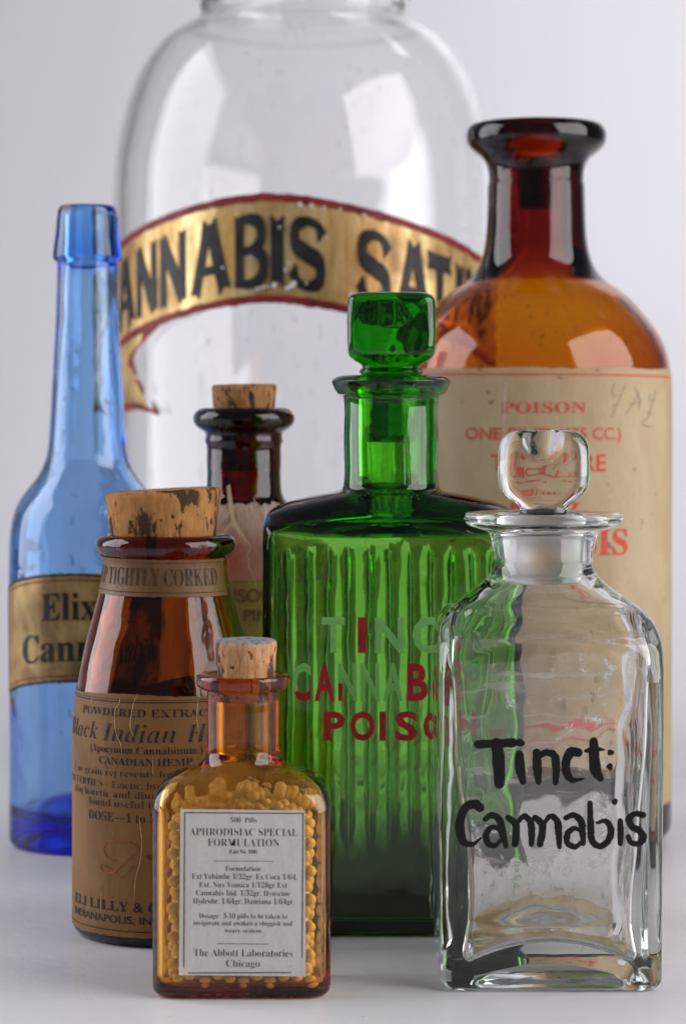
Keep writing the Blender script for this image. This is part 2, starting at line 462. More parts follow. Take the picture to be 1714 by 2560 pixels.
def stroke(mb, pts, wd, mapf, mi=0, h=0.0, n=6, cap=True, jit=0.0, smooth=True):
    """a brush stroke: a ribbon of varying width along points (photo pixels)"""
    ws = wd if isinstance(wd, (list, tuple)) else [wd] * len(pts)
    p = catmull([(x, y, q) for (x, y), q in zip(pts, ws)], n) if smooth and len(pts) > 2 else [(x, y, q) for (x, y), q in zip(pts, ws)]
    if len(p) == 2: p = [tuple(a + (b - a) * t / 6 for a, b in zip(*p)) for t in range(7)]
    L, Rr = [], []
    for i, (x, y, q) in enumerate(p):
        a, b = p[max(i - 1, 0)], p[min(i + 1, len(p) - 1)]
        dx, dy = b[0] - a[0], b[1] - a[1]; d = math.hypot(dx, dy) or 1; nx, ny = -dy / d, dx / d
        j1 = jit * noise.noise(Vector((x * .12, y * .12, 1))); j2 = jit * noise.noise(Vector((x * .12, y * .12, 9)))
        L.append((x + nx * (q / 2 + j1), y + ny * (q / 2 + j1))); Rr.append((x - nx * (q / 2 + j2), y - ny * (q / 2 + j2)))
    mb.h += .000004; hh = h + mb.h
    k = len(p)
    mb.add([mapf(x, y, hh) for x, y in L + Rr], [(i, i + 1, k + i + 1, k + i) for i in range(k - 1)], mi)
    if cap:
        for e, nb in ((0, 1), (k - 1, k - 2)):
            x, y, q = p[e]; dx, dy = x - p[nb][0], y - p[nb][1]; an = math.atan2(dy, dx)
            fan = [(x + q / 2 * math.cos(an + t), y + q / 2 * math.sin(an + t)) for t in [-PI / 2 + PI * i / 8 for i in range(9)]]
            mb.add([mapf(a, b, hh) for a, b in fan], [list(range(9))], mi)


def blob(mb, x, y, r, mapf, mi=0, h=0.0, sq=1.0):
    mb.h += .000004; ph = x * 7.3
    mb.add([mapf(x + r * sq * (1 + .18 * math.sin(3 * t + ph)) * math.cos(t), y + r * (1 + .15 * math.sin(2 * t + ph)) * math.sin(t), h + mb.h) for t in [2 * PI * i / 16 for i in range(16)]], [list(range(16))], mi)


def bar(mb, p, q, wd, mapf, mi=0, notch=.34, flare=1.18, n=8):
    """a straight sign-painter's stroke with fishtail ends"""
    dx, dy = q[0] - p[0], q[1] - p[1]; d = math.hypot(dx, dy); ux, uy = dx / d, dy / d; nx, ny = -uy, ux
    mb.h += .000004; A, B, C = [], [], []
    for i in range(n + 1):
        t = i / n; e = abs(2 * t - 1) ** 6; s = wd / 2 * (1 + (flare - 1) * e) + 1.1 * noise.noise(Vector((p[0] * .3 + t * 5, p[1], 2)))
        c = (p[0] + dx * t, p[1] + dy * t); mid = 0
        if i == 0: mid = notch * wd
        if i == n: mid = -notch * wd
        A.append((c[0] + nx * s, c[1] + ny * s)); B.append((c[0] + ux * mid, c[1] + uy * mid)); C.append((c[0] - nx * s, c[1] - ny * s))
    k = n + 1
    mb.add([mapf(x, y, mb.h) for x, y in A + B + C], [(i, i + 1, k + i + 1, k + i) for i in range(n)] + [(k + i, k + i + 1, 2 * k + i + 1, 2 * k + i) for i in range(n)], mi)


# ---- bottles with flat sides
def ring(hw, hd, rx, ry, nc, ne, fdef=None):
    rx = min(rx, hw * .985); ry = min(ry, hd * .985); P = []
    cs = [(hw - rx, -(hd - ry), -PI / 2), (hw - rx, hd - ry, 0), (-(hw - rx), hd - ry, PI / 2), (-(hw - rx), -(hd - ry), PI)]
    for q, (x, y, a0) in enumerate(cs):
        arc = [(x + rx * math.cos(a0 + PI / 2 * i / nc), y + ry * math.sin(a0 + PI / 2 * i / nc)) for i in range(nc + 1)]
        P += arc
        x2, y2, b0 = cs[(q + 1) % 4]; e = (x2 + rx * math.cos(b0), y2 + ry * math.sin(b0)); s = arc[-1]
        m = ne if q in (1, 3) else max(4, ne // 4)
        P += [(s[0] + (e[0] - s[0]) * i / m, s[1] + (e[1] - s[1]) * i / m) for i in range(1, m)]
    return P


def loft(levels, nc=9, ne=16, closed=True, fn=None):
    """levels: (z, hw, hd, rx, ry) from one end to the other; ends are capped by shrinking rings"""
    mb = MB(); rows = []; vs = []
    for z, hw, hd, rx, ry in levels:
        P = ring(hw, hd, rx, ry, nc, ne)
        row = []
        for x, y in P:
            q = (x, y, z)
            if fn: q = fn(*q)
            row.append(len(vs)); vs.append(q)
        rows.append(row)
    n = len(rows[0]); fs = []
    for a, b in zip(rows, rows[1:]):
        for j in range(n): fs.append((a[j], a[(j + 1) % n], b[(j + 1) % n], b[j]))
    fs.append(rows[0][::-1]); fs.append(rows[-1]); mb.add(vs, fs); return mb


def flat_bottle(lv, Y, t, rin, yneck, base_t, ztop=None, rc=.0025, nc=9, ne=16, fn=None, push=.0012, n=5, tin=None, inner_fn=None, cr=.7):
    """lv: rim first, (row, hw, hd, rx, ry) in photo pixels at the axis; makes outer and inner skin of one glass body"""
    k = Y / F
    o = catmull([(H - (y - YH) * k, a * k, b * k, c * k, d * k) for y, a, b, c, d in lv], n)
    body = o[-1]; full = o[::-1]
    low = []
    for i in range(7):
        a = i / 6 * PI / 2; s = rc * (1 - math.sin(a)); low.append((rc - rc * math.cos(a), body[1] - s, body[2] - s, max(body[3] - s * .6, .0005), max(body[4] - s * .6, .0005)))
    bw = low[0]
    cen = [(push * f, bw[1] * q, bw[2] * q, bw[3] * q, bw[4] * q) for q, f in ((.04, 1), (.3, .95), (.6, .76), (.85, .38), (.97, 0.04))]
    outer = cen + low + [q for q in full if q[0] > rc + .0003]
    top = outer[-1]; ri = rin * k; zt = top[0]; zn = H - (yneck - YH) * k
    tab = sorted(outer[len(cen):], key=lambda q: q[0])

    def at(z):
        for a, b in zip(tab, tab[1:]):
            if a[0] <= z <= b[0] and b[0] - a[0] > 1e-9:
                f = (z - a[0]) / (b[0] - a[0]); return [p + (q - p) * f for p, q in zip(a, b)]
        return list(tab[-1])
    inner = [(zt - .0003, ri, ri, ri, ri)]; m = 90; zb = base_t + .0025
    for i in range(1, m + 1):
        z = zt - .0003 + (zb - zt) * i / m
        if z > zn: inner.append((z, ri, ri, ri, ri)); continue
        _, hw, hd, rx, ry = at(z); tt = t if tin is None else tin(z)
        if hw - tt <= ri and hd - tt <= ri: inner.append((z, ri, ri, ri, ri)); continue
        inner.append((z, max(hw - tt, ri), max(hd - tt, ri), max(rx - tt * cr, .0010), max(ry - tt * cr, .0010)))
    z, hw, hd, rx, ry = inner[-1]
    for i in range(1, 6):
        a = i / 5 * PI / 2; s = .0025 * (1 - math.cos(a)); inner.append((base_t + .0025 - .0025 * math.sin(a), hw - s, hd - s, max(rx - s * .5, .0006), max(ry - s * .5, .0006)))
    z, hw, hd, rx, ry = inner[-1]
    for q in (.85, .6, .3, .04): inner.append((base_t, hw * q, hd * q, rx * q, ry * q))
    nout = len(outer)
    levels = outer + inner
    cnt = [0]

    mb = MB(); rows = []; vs = []
    for li, (z, hw, hd, rx, ry) in enumerate(levels):
        row = []
        for x, y in ring(hw, hd, rx, ry, nc, ne):
            p = (x, y, z)
            if li < nout and fn: p = fn(*p)
            if li >= nout and inner_fn: p = inner_fn(*p)
            row.append(len(vs)); vs.append(p)
        rows.append(row)
    nn = len(rows[0]); fs = []
    for a, b in zip(rows, rows[1:]):
        for j in range(nn): fs.append((a[j], a[(j + 1) % nn], b[(j + 1) % nn], b[j]))
    fs.append(rows[0][::-1]); fs.append(rows[-1]); mb.add(vs, fs)
    return mb, inner


def turned(prof, seg=64, jag=0.0, tilt=(0, 0), mi=None, seed=0):
    """a solid of revolution from (r, z) points, closed at both ends"""
    mb = MB(); vs = []; rows = []
    for r, z in prof:
        row = []
        for j in range(seg):
            a = 2 * PI * j / seg
            q = 1 + jag * (noise.noise(Vector((math.cos(a) * 3 + seed, math.sin(a) * 3, z * 260))) + .7 * noise.noise(Vector((math.cos(a) * 9, math.sin(a) * 9 + seed, z * 700))))
            x, y = r * q * math.sin(a), -r * q * math.cos(a)
            row.append(len(vs)); vs.append((x, y, z + tilt[0] * x + tilt[1] * y))
        rows.append(row)
    fs = []
    for a, b in zip(rows, rows[1:]):
        for j in range(seg): fs.append((a[j], a[(j + 1) % seg], b[(j + 1) % seg], b[j]))
    fs.append(rows[0][::-1]); fs.append(rows[-1]); mb.add(vs, fs)
    if mi: mb.mi = [mi(f, mb.v) for f in mb.f]
    return mb


def film(b, th0, th1, y0, y1, t, mat, parent, name, nt=80, nz=40):
    mb = MB(); vs = []
    for i in range(nt + 1):
        for j in range(nz + 1): vs.append(b.at(th0 + (th1 - th0) * i / nt, b.zc(y0 + (y1 - y0) * j / nz), -t))
    mb.add(vs, [(i * (nz + 1) + j, i * (nz + 1) + j + 1, (i + 1) * (nz + 1) + j + 1, (i + 1) * (nz + 1) + j) for i in range(nt) for j in range(nz)])
    return mb.build(name, mat, parent)


def make_cork(parent, k, zc, rt, rb, yt, yb, sink, mats, tilt=(0, 0), dx=0.0, seed=0, topmat=False):
    zt, zb = zc(yt), zc(yb); R1, R2 = rt * k, rb * k; sl = (R1 - R2) / (zt - zb); zs = zb - sink
    pr = [(R2 - sl * sink * .6, zs), (R2, zb)]
    for i in range(1, 9): pr.append((R2 + (R1 - R2) * i / 9, zb + (zt - zb) * i / 9))
    pr += [(R1 * .985, zt - .0008), (R1 * .965, zt - .0003), (R1 * .93, zt), (R1 * .5, zt + .0001), (R1 * .05, zt)]
    top = (lambda f, v: 1 if all(v[i][2] > zt - .0012 and math.hypot(v[i][0], v[i][1]) < R1 * .97 for i in f) else 0) if topmat else None
    mb = turned(pr, 72, .018, tilt, top, seed)
    o = mb.build('cork', mats, parent, recalc=True); o.location = (dx, 0, 0); return o


# ---------------------------------------------------------------- setting: one seamless sheet, floor curving up into the background
def build_sweep():
    prof = [(-0.6, 0.0), (0.2, 0.0), (0.6, 0.0), (0.97, 0.0)]
    R = .42
    for i in range(1, 25): a = i / 24 * PI / 2; prof.append((.97 + R * math.sin(a), R - R * math.cos(a)))
    prof += [(1.39, .8), (1.39, 1.8)]
    mb = MB(); xs = [-1.6 + 3.2 * i / 16 for i in range(17)]; vs = [(x, y, z) for y, z in prof for x in xs]; n = 17
    mb.add(vs, [(i * n + j, i * n + j + 1, (i + 1) * n + j + 1, (i + 1) * n + j) for i in range(len(prof) - 1) for j in range(n - 1)])
    o = mb.build('backdrop', M['sweep']); o['kind'] = 'structure'; o['label'] = 'pale grey seamless paper sweep under and behind the bottles'


build_sweep()

# ---------------------------------------------------------------- big clear jar with the gilt scroll
def build_jar():
    q = 1.0932
    prof = [(215, -90), (236, -92), (246, -84), (247, -60), (246, -20), (243, 4), (238, 18), (237, 34), (248, 50), (285, 70), (325, 100), (365, 152), (396, 220), (418, 300), (430, 365), (435, 440), (435, 700), (435, 1100), (435, 1500)]
    b = Round(760, .83, [(a * q, y * q) for a, y in prof], 435 * q)
    t = thing('glass_jar', 'tall clear glass jar with a gilt scroll label reading CANNABIS SATIVA, behind all the bottles', 'jar', (b.X, b.Y, 0))
    b.shell(.0042, 205 * q, 60 * q, .008, .006, 144, .003, .003, 2).build('glass', M['jar'], t, recalc=True)
    Rp = 435 * q
    drop = lambda th: 258 * q * (th + .17) ** 2 / (1 + 1.8 * abs(th + .17))
    slope = lambda th: math.copysign(258 * q * (2 * abs(th + .17) + 1.8 * (th + .17) ** 2) / (1 + 1.8 * abs(th + .17)) ** 2, th + .17)
    r = .0000
    top = lambda th: 441 * q + drop(th); bot = lambda th: 693 * q + drop(th)
    s = patch(b, -1.62, 1.25, lambda th: top(th) + 15 * q, lambda th: bot(th) - 14 * q, .0002, 150, 16, 3).build('scroll_label', M['gilt'], t)
    mb = patch(b, -1.62, 1.25, top, lambda th: top(th) + 19 * q, .00035, 220, 2, 3.2, seed=4)
    patch(b, -1.62, 1.25, lambda th: bot(th) - 19 * q, bot, .00035, 220, 2, 3.2, mb, 0, 9)
    W = b.wrap(); TW = lambda x, y, h: b.at(b.th(x * q), b.zf(y * q), .0004 + h)
    # the swallow-tail end of the scroll: gilt with a red edge
    gm = MB(); tl = [(272, 930), (262, 800), (290, 765), (325, 752), (360, 728), (338, 758), (322, 790), (304, 812), (306, 845), (322, 880), (330, 905), (352, 930), (318, 922)]
    TG = lambda x, y, h: b.at(b.th(x * q), b.zf(y * q), .00012 + h)
    rows = [(748, 262, 338), (768, 261, 325), (790, 261, 314), (812, 261, 301), (845, 262, 303), (880, 262, 319), (905, 263, 327), (925, 264, 338), (942, 266, 300)]
    gm.add([TG(a + (c - a) * i / 6, y, 0) for y, a, c in rows for i in range(7)], [(i * 7 + j, i * 7 + j + 1, (i + 1) * 7 + j + 1, (i + 1) * 7 + j) for i in range(len(rows) - 1) for j in range(6)])
    gm.build('scroll_tail', M['gilt'], s)
    stroke(mb, [(372, 728), (345, 752), (332, 775)], [8, 13, 3], TW, jit=2); stroke(mb, [(335, 757), (322, 788)], [12, 3], TW)
    stroke(mb, [(318, 785), (304, 812), (302, 828)], [4, 9, 13], TW, jit=2); stroke(mb, [(302, 820), (310, 845), (315, 860)], [13, 8, 3], TW, jit=2)
    stroke(mb, [(318, 868), (326, 885), (332, 902)], [9, 10, 3], TW, jit=2); stroke(mb, [(270, 938), (300, 927), (330, 932), (362, 945)], [11, 13, 13, 5], TW, jit=2)
    stroke(mb, [(350, 918), (362, 944)], [3, 12], TW)
    mb.build('scroll_border', M['paint_red'], s)
    # letters stand on the arc
    lm = MB()

    def LM(th0, w):
        def f(x, y, h):                                        # x in 0..1 of a letter cell, y in 0 (top) .. 1 (bottom)
            th = th0 + (x - .5) * w
            return b.at(th, b.zf((493 + 160 * y) * q + drop(th0) + slope(th0) * (th - th0)), .00055 + h)
        return f
    S = 100.0                                                  # glyphs are drawn in a 100 x 100 cell
    for ch, th, w in (('C', -1.34, .20), ('A', b.th(289 * q), .22), ('N', b.th(336 * q), .19), ('N', b.th(396 * q), .19), ('A', b.th(481 * q), .215), ('B', b.th(571 * q), .17), ('I', b.th(635 * q), .095), ('S', b.th(704 * q), .17), ('S', b.th(855 * q), .17), ('A', b.th(945 * q), .20), ('T', b.th(1003 * q), .175), ('I', b.th(1048 * q), .085), ('V', b.th(1048 * q) + .14, .18)):
        f0 = LM(th, w); f = lambda x, y, h, f0=f0: f0(x / S, y / S, h)
        sw = 23 if w > .12 else 52
        if ch == 'A': bar(lm, (46, -4), (10, 104), 21, f); bar(lm, (50, -4), (88, 104), 27, f); bar(lm, (28, 68), (72, 68), 13, f, 0, 0, 1)
        if ch == 'N': bar(lm, (16, -2), (16, 104), 20, f); bar(lm, (84, -4), (84, 102), 20, f); bar(lm, (14, 2), (86, 98), 25, f, 0, .1, 1)
        if ch == 'I': bar(lm, (50, -3), (50, 103), 66, f, 0, .16, 1.15, 10)
        if ch == 'T': bar(lm, (52, 2), (48, 104), 25, f); bar(lm, (2, 14), (98, 10), 24, f)
        if ch == 'V': bar(lm, (12, -4), (48, 104), 24, f); bar(lm, (88, -4), (54, 104), 21, f)
        if ch == 'B':
            bar(lm, (20, -3), (20, 103), 25, f)
            stroke(lm, [(14, 6), (55, 4), (82, 14), (84, 33), (62, 47), (24, 49)], [13, 17, 25, 26, 16, 11], f, cap=False)
            stroke(lm, [(24, 49), (62, 50), (90, 62), (90, 82), (64, 95), (12, 95)], [10, 15, 26, 26, 16, 12], f, cap=False)
        if ch == 'S':
            stroke(lm, [(92, 24), (78, 8), (46, 4), (16, 16), (16, 38), (50, 50), (84, 62), (86, 84), (54, 96), (24, 92), (6, 74)], [30, 15, 15, 25, 28, 27, 28, 26, 15, 15, 30], f, cap=False)
        if ch == 'C': stroke(lm, [(90, 26), (70, 5), (40, 4), (14, 28), (12, 68), (38, 96), (72, 94), (92, 74)], [28, 14, 16, 26, 26, 16, 14, 26], f, cap=False)
    lm.build('lettering', M['paint_gilt_black'], s)
    cm = MB()
    CW = lambda x, y, h: b.at(b.th(x * q), b.zf(y * q), .0007 + h)
    for x, y, r_ in ((590, 660, 4), (602, 657, 4), (628, 652, 6), (656, 659, 5), (671, 650, 7), (664, 656, 5), (686, 468, 5), (712, 470, 5), (740, 474, 3), (776, 478, 3), (830, 491, 4), (652, 617, 3), (660, 602, 2.5), (512, 610, 3), (800, 672, 6), (612, 655, 3), (700, 648, 3), (640, 520, 2.5), (745, 545, 2.5), (575, 585, 2), (905, 640, 3), (870, 660, 3)):
        blob(cm, x, y, r_, CW)
    cm.build('paint_chip', M['chip'], s)


build_jar()


# ---------------------------------------------------------------- blue bottle
def build_blue():
    prof = [(58, 517), (64, 515), (70, 519), (74, 532), (79, 580), (86, 636), (86, 644), (82, 652), (76, 657), (75, 668), (76.5, 730), (79.5, 809), (84, 900), (89, 990), (94, 1075), (100, 1135), (112, 1170), (128, 1196), (148, 1222), (166, 1248), (181, 1280), (190, 1318), (194, 1365), (194, 1700), (194, 2090)]
    b = Round(219, .696, prof, 194)
    t = thing('blue_bottle', 'slim-necked blue glass bottle with a gilt label reading Elixir Cannabis, no stopper', 'bottle', (b.X, b.Y, 0))
    b.shell(.0021, 50, 650, .0085, .0022, 112, .035, .006, 5).build('glass', M['blue'], t, recalc=True)
    film(b, -PI, PI, 1150, 2040, .0024, M['dust_blue'], t, 'dust_film', 120)
    R = 194
    top = lambda th: 1436 + 34 * (abs(th + .05) / 1.1) ** 2; bot = lambda th: 1704 + 34 * (abs(th + .05) / 1.1) ** 2
    s = patch(b, -1.27, 1.3, top, bot, .0002, 90, 12, 2).build('gilt_label', M['gilt2'], t)
    mb = patch(b, -1.28, 1.31, lambda th: top(th) - 3, lambda th: top(th) + 4, .0003, 140, 1, 2, seed=3)
    patch(b, -1.28, 1.31, lambda th: bot(th) - 4, lambda th: bot(th) + 3, .0003, 140, 1, 2, mb, 0, 8)
    patch(b, -1.28, -1.25, top, bot, .0003, 2, 12, 0, mb, 0)
    patch(b, -1.20, 1.25, lambda th: top(th) + 12, lambda th: top(th) + 16, .0003, 140, 1, 1, mb, 1, 3)
    patch(b, -1.20, 1.25, lambda th: bot(th) - 16, lambda th: bot(th) - 12, .0003, 140, 1, 1, mb, 1, 8)
    mb.build('label_border', [M['ink'], M['paint_red']], s)
    lm = MB(); arc = lambda a, y, h: b.at(a / R, b.zf(y + 26 * (a / R / 1.1) ** 2), .0004 + h)
    A = lambda x: R * b.th(x)
    text(lm, 'Elixir', 'serif', A(106), A(300), 1482, 1549, arc, .004, cut=9)
    text(lm, 'Cannabis', 'serif', A(60), A(372), 1584, 1652, arc, .004, cut=9)
    lm.build('lettering', M['paint_gilt_black'], s)


build_blue()


# ---------------------------------------------------------------- big amber bottle
def build_amber():
    prof = [(138, 318), (150, 311), (163, 314), (173, 328), (175, 347), (170, 364), (154, 380), (136, 394), (125, 410), (119.5, 430), (118, 450), (118, 456), (120, 460), (121, 472), (122, 520), (124, 570), (130, 622), (145, 668), (172, 702), (204, 724), (232, 746), (258, 774), (284, 806), (308, 842), (325, 884), (334, 930), (336, 985), (336, 1300), (336, 1700), (336, 2070)]
    b = Round(1339, .7088, prof, 336)
    t = thing('amber_bottle', 'tall amber glass bottle with a wide lip and a cream label printed POISON in red', 'bottle', (b.X, b.Y, 0))
    b.shell(.0022, 68, 600, .006, .005, 128, .012, .005, 3, .022).build('glass', M['amber'], t, recalc=True)
    k = b.k
    turned([(40 * k, b.zc(524)), (44 * k, b.zc(520)), (50 * k, b.zc(400)), (49 * k, b.zc(396)), (5 * k, b.zc(396))], 40).build('neck_core', M['neck_core'], t, recalc=True)  # dark solid standing inside the neck
    R = 336; A = lambda x: R * b.th(x)
    s = patch(b, -1.45, 1.34, lambda th: 919 + 1.5 * math.sin(th * 9), lambda th: 2040, .0002, 160, 40, 2.2).build('paper_label', M['paper_cream'], t)
    mb = MB(); W = lambda a, y, h: b.at(a / R, b.zf(y), .0003 + h)
    stroke(mb, [(-1.42 * R, 935), (-.5 * R, 934), (0, 935), (.6 * R, 937), (1.30 * R, 940)], 4.2, W, cap=False, n=14)
    text(mb, 'POISON', 'serif', A(1253), A(1463), 1005, 1032, W, 0, cut=14)
    text(mb, 'ONE PINT', 'sans', A(1164), A(1372), 1069, 1099, W, .012, cut=14)
    text(mb, '(475 CC.)', 'sans', A(1392), A(1549), 1069, 1099, W, .012, cut=14)
    text(mb, 'TINCTURE', 'sans', A(1227), A(1512), 1136, 1178, W, .016, cut=14)
    text(mb, 'No. 7', 'sans', A(1277), A(1448), 1256, 1288, W, .012, cut=14)
    text(mb, 'CANNABIS', 'serif', A(1122), A(1566), 1325, 1389, W, .008, cut=14)
    for yy, ww in ((1862, 20), (1925, 9)): stroke(mb, [(-1.25 * R, yy - 4), (0, yy), (A(1560), yy)], ww, W, cap=False, n=20, jit=2)
    mb.build('lettering', M['ink_red'], s)
    pm = MB(); z3 = lambda P: [(A(850 + x / 1.8148), 280 + y / 1.8148) for x, y in P]
    for P in ([(1245, 1228), (1230, 1262), (1236, 1288), (1268, 1282)], [(1290, 1235), (1262, 1300), (1226, 1385)], [(1352, 1268), (1325, 1320), (1288, 1375)], [(1332, 1250), (1352, 1300), (1350, 1345)], [(1312, 1325), (1360, 1312)], [(1400, 1278), (1398, 1308), (1425, 1302)], [(1425, 1262), (1408, 1330), (1388, 1388), (1362, 1410), (1380, 1424), (1412, 1428)]):
        stroke(pm, z3(P), 1.9, W, jit=.3)
    pm.build('handwriting', M['pencil'], s)
    cm = MB()
    for P in ([(752, 1225), (748, 1300), (745, 1370), (740, 1450)], [(742, 1460), (738, 1560), (742, 1680)]):
        stroke(cm, z3(P), [.8, 2, 1.6, .6][:len(P)], W, jit=.5)
    cm.build('paper_crease', M['paper_white'], s)


build_amber()


# ---------------------------------------------------------------- dark brown corked bottle
def build_brown():
    prof = [(84, 1022), (104, 1020), (119, 1028), (127, 1044), (122, 1062), (108, 1074), (97, 1082), (95.5, 1090), (97.5, 1102), (94, 1112), (93, 1150), (93, 1215), (97, 1238), (108, 1253), (128, 1270), (152, 1292), (176, 1322), (194, 1362), (200, 1420), (200, 1700), (200, 2170)]
    b = Round(610, .65, prof, 200)
    t = thing('corked_bottle', 'dark brown glass bottle with a dark cork and a torn paper seal on its shoulder', 'bottle', (b.X, b.Y, 0))
    b.shell(.0021, 52, 1240, .006, .004, 112, .015, .003, 8).build('glass', M['brown'], t, recalc=True)
    make_cork(t, b.k, b.zc, 82, 76, 961, 1024, .0162, [M['cork3']], (.015, 0), 0, 3)
    R = 200
    s = patch(b, -2.4, 2.4, lambda th: 1449, lambda th: 2010, .0002, 80, 20, .8).build('paper_label', M['paper_dim'], t)
    mb = MB(); W = lambda a, y, h: b.at(a / R, b.zf(y), .0003 + h)
    text(mb, 'POISON', 'sans', -78, 82, 1472, 1505, W, .02, cut=12)
    text(mb, 'ONE PINT', 'sans', -98, 98, 1524, 1552, W, .012, cut=12)
    mb.build('lettering', M['ink_redbrown'], s)
    # brittle seal: a skirt of thin paper with a torn upper edge and folds
    vs = []; nt, nz = 150, 26
    for i in range(nt + 1):
        th = -1.5 + 3.0 * i / nt
        topy = 1262 - 12 * noise.noise(Vector((th * 7, 2, 0))) - 7 * noise.noise(Vector((th * 19, 4, 0))) - 4 * noise.noise(Vector((th * 50, 1, 0)))
        for j in range(nz + 1):
            y = topy + (1452 - topy) * j / nz; z = b.zf(y)
            fold = .0011 * abs(noise.noise(Vector((th * 5 + j * .12, j * .22, 3)))) + .0007 * abs(noise.noise(Vector((th * 17, j * .5, 6))))
            vs.append(b.at(th, z, .0004 + fold * (1 - j / nz * .8) + (.0016 * max(0, 1 - j / 7))))
    mb = MB(); mb.add(vs, [(i * (nz + 1) + j, i * (nz + 1) + j + 1, (i + 1) * (nz + 1) + j + 1, (i + 1) * (nz + 1) + j) for i in range(nt) for j in range(nz)])
    sl = mb.build('torn_seal', M['glassine'], t)
    cm = MB(); W2 = lambda a, y, h: b.at(a / R, b.zf(y), .0022 + h)
    A = lambda x: R * b.th(x)
    zz = lambda P: [(A(480 + x / 5.575), 1200 + y / 5.575) for x, y in P]
    for P, w_ in (([(330, 90), (470, 400), (560, 590), (680, 750), (790, 880)], [16, 15, 11, 7, 2]), ([(545, 590), (480, 680), (420, 760)], [4, 6, 2]), ([(800, 900), (810, 960), (760, 1040), (790, 1120), (780, 1210), (830, 1270), (860, 1400), (870, 1470)], [3, 2, 5, 3, 5, 3, 2, 1]), ([(950, 260), (975, 340), (1000, 430)], [3, 6, 4]), ([(570, 360), (620, 480), (700, 690), (720, 760)], [4, 5, 2, 1]), ([(640, 460), (690, 410), (720, 400)], [4, 3, 1])):
        stroke(cm, zz(P), [q * .7 for q in w_] if len(P) != 5 else w_, W2, jit=.4, smooth=False, cap=False)
    cm.build('folded_edge', M['paper_cream'], sl)


build_brown()


